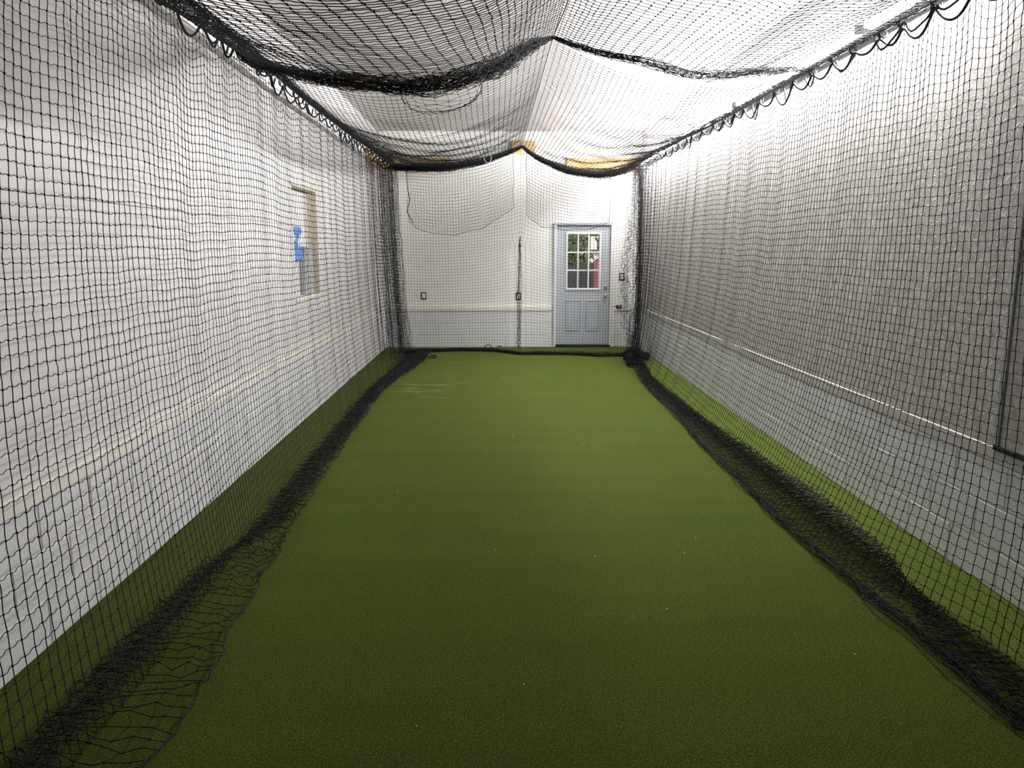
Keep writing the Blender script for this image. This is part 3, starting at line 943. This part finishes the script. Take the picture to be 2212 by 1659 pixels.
tb.net(far_panel(RIDGE, edgeR, endR, sagR, lambda u: 5.68, 47), rh=.0018, rv=.0018, knot=.0046, droop=.06)
m = tb.build('mesh', 'net_black', roof); m['kind'] = 'stuff'
# bunched edges of the roof net
tb = Tubes()
bundle(tb, smooth_path(hemL, 3), [.022, .030, .032, .036, .050, .055, .03, .010], 54, r=.0018)
bundle(tb, smooth_path(hemR, 3), [.010, .018, .02, .024, .032, .022, .02, .02], 26, r=.0018)
m = tb.build('gathered_seam', 'net_black', roof); m['kind'] = 'stuff'
tb = Tubes()
bundle(tb, smooth_path(endL, 3), [.05, .055, .055, .05, .035, .02], 95, r=.0022)
bundle(tb, smooth_path(endR, 3), [.02, .035, .05, .055, .05, .04], 90, r=.0022)
m = tb.build('gathered_end', 'net_black', roof); m['kind'] = 'stuff'
tb = Tubes()
yy = np.linspace(.8, 12.4, 60)
bundle(tb, edgeL(yy) + np.array([.03, 0, .015]), [.034, .036, .034, .026, .026, .03, .04], 30, r=.0022, step=.06)
bundle(tb, edgeR(yy) + np.array([-.02, 0, .01]), [.026, .026, .024, .022, .02, .022, .03], 24, r=.0018, step=.06)
m = tb.build('gathered_side', 'net_black', roof); m['kind'] = 'stuff'
# end flap hanging down inside the back net, in two swags
def flap(end, x0, x1, zlow, seed):
    xs = np.arange(x0, x1, .044)
    es = smooth_path(end, 3)
    zt = np.interp(xs, es[:, 0], es[:, 2]); yt = np.interp(xs, es[:, 0], es[:, 1])
    zb = np.interp(xs, *zlow)
    R = int(np.max(zt - zb) / .047)
    t = np.linspace(0, 1, R)
    U = (xs[:, None] - x0); V = t[None, :]
    G = np.empty((len(xs), R, 3))
    G[..., 0] = xs[:, None] + .02 * snoise(U * 3 + 0 * V, V * 3, seed, 5)
    G[..., 1] = yt[:, None] - .03 + .05 * snoise(U * 2 + 0 * V, V * 2, seed + 1, 5) * V
    G[..., 2] = zt[:, None] + (zb - zt)[:, None] * V + .015 * snoise(U * 5 + 0 * V, V * 3, seed + 2, 5) * V
    return G
F1 = flap(endL, -1.36, .30, ([-1.36, -1.2, -.95, -.61, -.25, .05, .30], [2.08, 1.97, 1.89, 1.875, 1.96, 2.12, 2.30]), 61)
F2 = flap(endR, .47, 1.78, ([.47, .7, 1.1, 1.4, 1.62, 1.78], [2.16, 2.0, 1.945, 1.955, 2.01, 2.10]), 67)
tb = Tubes()
for Fg in (F1, F2):
    tb.net(Fg, rh=.0018, rv=.0018, knot=.0042, droop=.06)
m = tb.build('end_flap', 'net_black', roof); m['kind'] = 'stuff'
tb = Tubes()
for Fg in (F1, F2):
    tb.lines(Fg[:, -1], .0035, 5); tb.lines(Fg[0], .0035, 5); tb.lines(Fg[-1], .0035, 5)
tb.lines(np.array([(-1.39, 12.2, 2.93), (-1.345, 12.0, 2.76), (-1.33, 11.95, 2.55), (-1.30, 11.95, 2.40), (-1.345, 11.93, 2.22), (-1.26, 11.93, 2.05)]), .006, 5)
tb.build('flap_cord', 'rope_black', roof)

# ---- back net
bk = net_thing('back_net', 'black back net gathered at its middle in front of the grey door', (.4, 12.2, 0))
XC, ZC0 = .375, 1.715
path = np.array([(-1.58, 12.42), (-1.3, 12.44), (-.9, 12.50), (-.3, 12.50), (.2, 12.36), (.375, 12.30), (.6, 12.28), (1.1, 12.22), (1.6, 12.10), (2.0, 12.06), (2.25, 12.05)])
ps = resample(smooth_path(path, 3), .046)
n = len(ps)
tops = np.concatenate([smooth_path(endL, 3), smooth_path(endR, 3)[1:]])
zt = np.interp(ps[:, 0], tops[:, 0], tops[:, 2]); yt = np.interp(ps[:, 0], tops[:, 0], tops[:, 1])
R = 64
v = np.linspace(0, 1, R)
G = np.empty((n, R, 3))
X0 = ps[:, 0][:, None]
Z = zt[:, None] * (1 - v)[None, :] + .012
G[..., 0] = X0 + .02 * snoise(X0 * 3 + 0 * Z, Z, 71, 6, (1, 3), (.5, 3))
G[..., 1] = (yt[:, None] + .03) * (1 - v)[None, :] ** 2 + ps[:, 1][:, None] * (1 - (1 - v)[None, :] ** 2) + .07 * snoise(X0 * 1.6 + 0 * Z, Z, 72, 6, (1, 4), (.4, 2)) * np.sin(np.pi * v)[None, :] ** .5
G[..., 2] = Z + .03 * snoise(X0 * 2 + 0 * Z, Z * .7, 73, 6, (1, 3), (.4, 2)) * np.sin(np.pi * v)[None, :]
# centre gather: triple fold below the cinch
below = 1 / (1 + np.exp((Z - 1.75) * 9))
fx = np.clip((X0 - XC) / .16, -1, 1)
G[..., 0] += below * (-.115) * np.sin(np.pi * fx) * (np.abs(fx) < 1) * (.75 + .25 * np.clip(Z, 0, 1))
G[..., 1] += below * .05 * np.cos(np.pi * fx * 1.5) * (np.abs(fx) < 1)
ridge_f = np.exp(-((X0 - XC) / .05) ** 2)
G[..., 1] -= .05 * ridge_f
# cinch knot
ex = np.exp(-((X0 - XC) / .26) ** 2 - ((Z - ZC0) / .22) ** 2)
G[..., 2] += (ZC0 - G[..., 2]) * .75 * ex
ex2 = np.exp(-((X0 - XC) / .13) ** 2 - ((Z - ZC0) / .12) ** 2)
G[..., 0] += (XC - G[..., 0]) * .85 * ex2
# skirt on the floor toward the camera
yh = np.interp(ps[:, 0], [-1.6, -.55, 0, .36, 1.17, 1.66, 2.04, 2.3], [12.3, 12.62, 12.5, 12.12, 12.08, 11.86, 11.92, 11.9])
SK = []
for k, (w, z) in enumerate([(.5, .02), (1.0, .03), (.55, .035), (1.0, .02)]):
    SK.append(np.stack([ps[:, 0] + .03 * rng.standard_normal(n), ps[:, 1] + (yh - ps[:, 1]) * w + .02 * rng.standard_normal(n), np.full(n, z) + .012 * rng.random(n)], 1))
G = np.concatenate([G, np.stack(SK, 1)], 1)
tb = Tubes()
tb.net(G, rh=.0018, rv=.0018, knot=.0045, droop=.07)
m = tb.build('mesh', 'net_black', bk); m['kind'] = 'stuff'
tb = Tubes()
hem = np.stack([ps[:, 0], yh, np.full(n, .02)], 1)
bundle(tb, hem, [.05, .03, .035, .03, .03, .035, .035, .05, .04], 34, r=.0022)
m = tb.build('gathered_hem', 'net_black', bk); m['kind'] = 'stuff'
tb = Tubes()
bundle(tb, np.array([(.385, 12.22, 1.85), (XC, 12.2, 1.72), (.385, 12.22, 1.5), (.37, 12.24, 1.2), (.38, 12.25, .7), (.36, 12.25, .1)]), [.010, .012, .032, .030, .03, .035, .04], 11, r=.0016, wild=1.5)
for k in range(3):
    a = np.linspace(0, 2 * math.pi, 9)
    tb.lines(np.stack([XC + .022 * np.cos(a), 12.2 + .022 * np.sin(a), np.full(9, 1.70 + .012 * k)], 1), .004, 5)
tb.build('cinch_knot', 'rope_black', bk)

# ---- gathered corners: bunched columns and the piles at their feet
tb = Tubes()
bundle(tb, np.array([(2.20, 12.02, 2.95), (2.22, 12.0, 2.3), (2.21, 11.98, 1.5), (2.20, 11.9, .8), (2.17, 11.8, .25), (2.17, 11.6, .05)]), [.03, .035, .04, .045, .045, .07], 34, r=.0017, wild=1.3)
bundle(tb, np.array([(2.16, 12.05, 2.9), (2.08, 12.0, 1.8), (2.03, 11.98, 1.2), (2.06, 11.9, .5), (2.12, 11.7, .06)]), [.05, .08, .085, .085, .06], 22, r=.0015, wild=1.6)
m = tb.build('gathered_corner', 'net_black', sn_r); m['kind'] = 'stuff'
tb = Tubes()
pile = np.array([(1.90, 11.25, .05), (1.97, 11.2, .07), (2.06, 11.35, .08), (2.15, 11.42, .10), (2.25, 11.5, .06), (2.3, 11.6, .04)])
bundle(tb, smooth_path(pile, 2), [.04, .06, .08, .10, .09, .04], 110, r=.002, flat=.6, wild=1.6)
bundle(tb, smooth_path(np.array([(1.93, 11.1, .03), (1.89, 10.9, .05), (1.93, 10.7, .06), (2.0, 10.6, .05), (2.08, 10.75, .06), (2.10, 11.1, .05)]), 2), .03, 40, r=.002)
m = tb.build('gathered_pile', 'net_black', sn_r); m['kind'] = 'stuff'
tb = Tubes()
for x, y, w in [(-1.60, 12.25, .03), (-1.66, 11.6, .02), (-1.58, 11.9, .02), (-1.64, 11.2, .014), (-1.68, 10.8, .010), (-1.66, 10.4, .008), (-1.62, 12.05, .014)]:
    bundle(tb, np.array([(x, y, 2.92), (x + .02, y, 2.0), (x + .05, y, 1.0), (x + .10, y - .05, .1)]), [w * .6, w, w, w * 1.2], int(13 * w / .03), r=.0015, wild=1.4)
bundle(tb, np.array([(-1.55, 12.4, 2.9), (-1.52, 12.4, 2.0), (-1.48, 12.4, 1.2), (-1.43, 12.38, .5), (-1.38, 12.3, .05)]), [.02, .03, .03, .035, .05], 10, r=.0015, wild=1.4)
m = tb.build('gathered_corner', 'net_black', sn_l); m['kind'] = 'stuff'
tb = Tubes()
bundle(tb, smooth_path(np.array([(-1.42, 12.25, .04), (-1.28, 12.1, .06), (-1.15, 11.7, .06), (-1.22, 11.2, .05), (-1.30, 10.3, .04), (-1.38, 9.3, .035), (-1.38, 8.3, .03)]), 2), [.05, .09, .10, .07, .05, .04, .03], 90, r=.0019, flat=.45, wild=1.4)
m = tb.build('gathered_pile', 'net_black', sn_l); m['kind'] = 'stuff'
# bunched inner hem of the right skirt
tb = Tubes()
yh_ = np.linspace(2.0, 10.4, 60)
bundle(tb, np.stack([np.interp(yh_, *foldsR[-1]) + .02 + .015 * np.sin(yh_ * 2.7), yh_, np.full(60, .03)], 1), [.03, .028, .024, .022, .03, .04], 16, r=.0018, flat=.6, wild=1.4)
m = tb.build('gathered_hem', 'net_black', sn_r); m['kind'] = 'stuff'
# rope tails on the turf
tb = Tubes()
tb.lines(smooth_path(np.array([(-1.15, 11.85, .03), (-1.0, 11.7, .015), (-.93, 11.75, .015), (-.92, 11.9, .015), (-1.02, 11.95, .02)]), 3), .009, 6)
tb.build('rope_tail', 'rope_black', sn_l)
tb = Tubes()
a = np.linspace(0, 2 * math.pi, 20)
tb.lines(np.stack([-.13 + .055 * np.cos(a), 12.42 + .01 * np.sin(a), .075 + .055 * np.sin(a)], 1), .006, 6)
tb.build('rope_tail', 'rope_black', bk)
tb = Tubes()
tb.lines(np.array([(.02, 12.42, .09), (.05, 12.42, .105), (.09, 12.42, .10)]), .008, 6)
tb.build('rope_tail', 'rope_black', bk)

# ---- white cable tie caught on the roof net
tb = Tubes()
a = np.linspace(0, 2 * math.pi, 17)[:-1]
lo = np.stack([-.115 + .055 * np.cos(a) + 0, np.full(16, 11.3), 2.955 + .085 * np.sin(a) - .015 * np.cos(a)], 1)
tb.lines(np.concatenate([lo[-3:], lo[:-3], lo[-3:-2], np.array([(-.03, 11.3, 2.86)])]), .0028, 5)
tag(tb.build('cable_tie', 'trim_white'), 'white plastic cable tie looped through the roof net near the middle cable', 'cable tie')

# ------------------------------------------------------------------ pale crumbs on the turf
g = np.random.default_rng(21)
V, Q = [], []
for k in range(26):
    x = g.uniform(-1.0, 1.6); y = g.choice([g.uniform(2.4, 5), g.uniform(5, 11.5)])
    s = g.uniform(.002, .0055)
    ang = g.random() * 3.14
    c, sn = math.cos(ang) * s, math.sin(ang) * s
    q = np.array([(-c, -sn, 0), (sn * .5, -c * .5, 0), (c, sn, 0), (-sn * .5, c * .5, 0)])
    b0 = len(V) * 1
    base = q + (x, y, .002); topq = q * .7 + (x, y, .002 + s * .7)
    i0 = len(V)
    V += list(base) + list(topq)
    Q += [(i0 + 4, i0 + 5, i0 + 6, i0 + 7)] + [(i0 + j, i0 + (j + 1) % 4, i0 + 4 + (j + 1) % 4, i0 + 4 + j) for j in range(4)]
cr = link('crumbs', mesh_np('crumbs', np.array(V), np.array(Q)), 'crumb_pale')
tag(cr, 'pale crumbs scattered over the green turf', 'crumbs'); cr['kind'] = 'stuff'

# ------------------------------------------------------------------ outside, seen through the door panes
gr = struct('ground', [(-6, YB + .22, -.3, 9, 26, -.05)], 'soil', 'bare dark ground outside the door')
fe = empty('fence', 'dark plank fence standing outside the door', 'fence', (2.0, 16.4, -.05))
for k in range(18):
    x = .7 + k * .16
    box('plank', (x, 16.38, -.05, x + .15, 16.41, 1.36 + .03 * math.sin(k * 2.3)), 'fence_wood', fe)
box('rail', (.7, 16.42, .9, 3.58, 16.48, 1.0), 'fence_wood', fe)
rp = link('gate_post', box_bm([(2.05, 16.1, -.05, 2.14, 16.25, 1.42)], .015), 'red_paint')
tag(rp, 'red painted post outside the door', 'post')
def shrub(label, c, rad, n, seed):
    g = np.random.default_rng(seed)
    d = g.standard_normal((n, 3)); d /= np.linalg.norm(d, axis=1, keepdims=True)
    P = np.array(c) + d * np.array(rad) * (g.random((n, 1)) ** .4)
    a = g.standard_normal((n, 3)); a /= np.linalg.norm(a, axis=1, keepdims=True)
    b = np.cross(a, d); b /= np.linalg.norm(b, axis=1, keepdims=True) + 1e-9
    s = g.uniform(.04, .08, (n, 1))
    V = np.stack([P - a * s, P - b * s * .4, P + a * s, P + b * s * .4], 1).reshape(-1, 3)
    o = link('shrub', mesh_np('shrub', V, np.arange(n * 4).reshape(n, 4)), 'leaf_green')
    return tag(o, label, 'shrub', 'shrubs outside the door')
for lab, c, rad, n, sd in [('broad green shrub behind the fence at the left', (.9, 18.2, 1.5), (.7, .6, 1.4), 7000, 1), ('green shrub behind the fence in the middle', (2.3, 18.2, 1.42), (.68, .6, 1.5), 7000, 2), ('green shrub behind the fence at the right', (3.75, 18.2, 1.3), (.7, .6, 1.3), 5000, 3), ('tall dense green hedge far behind the fence', (2.6, 21.5, 2.0), (3.2, .9, 2.6), 26000, 4)]:
    shrub(lab, c, rad, n, sd)
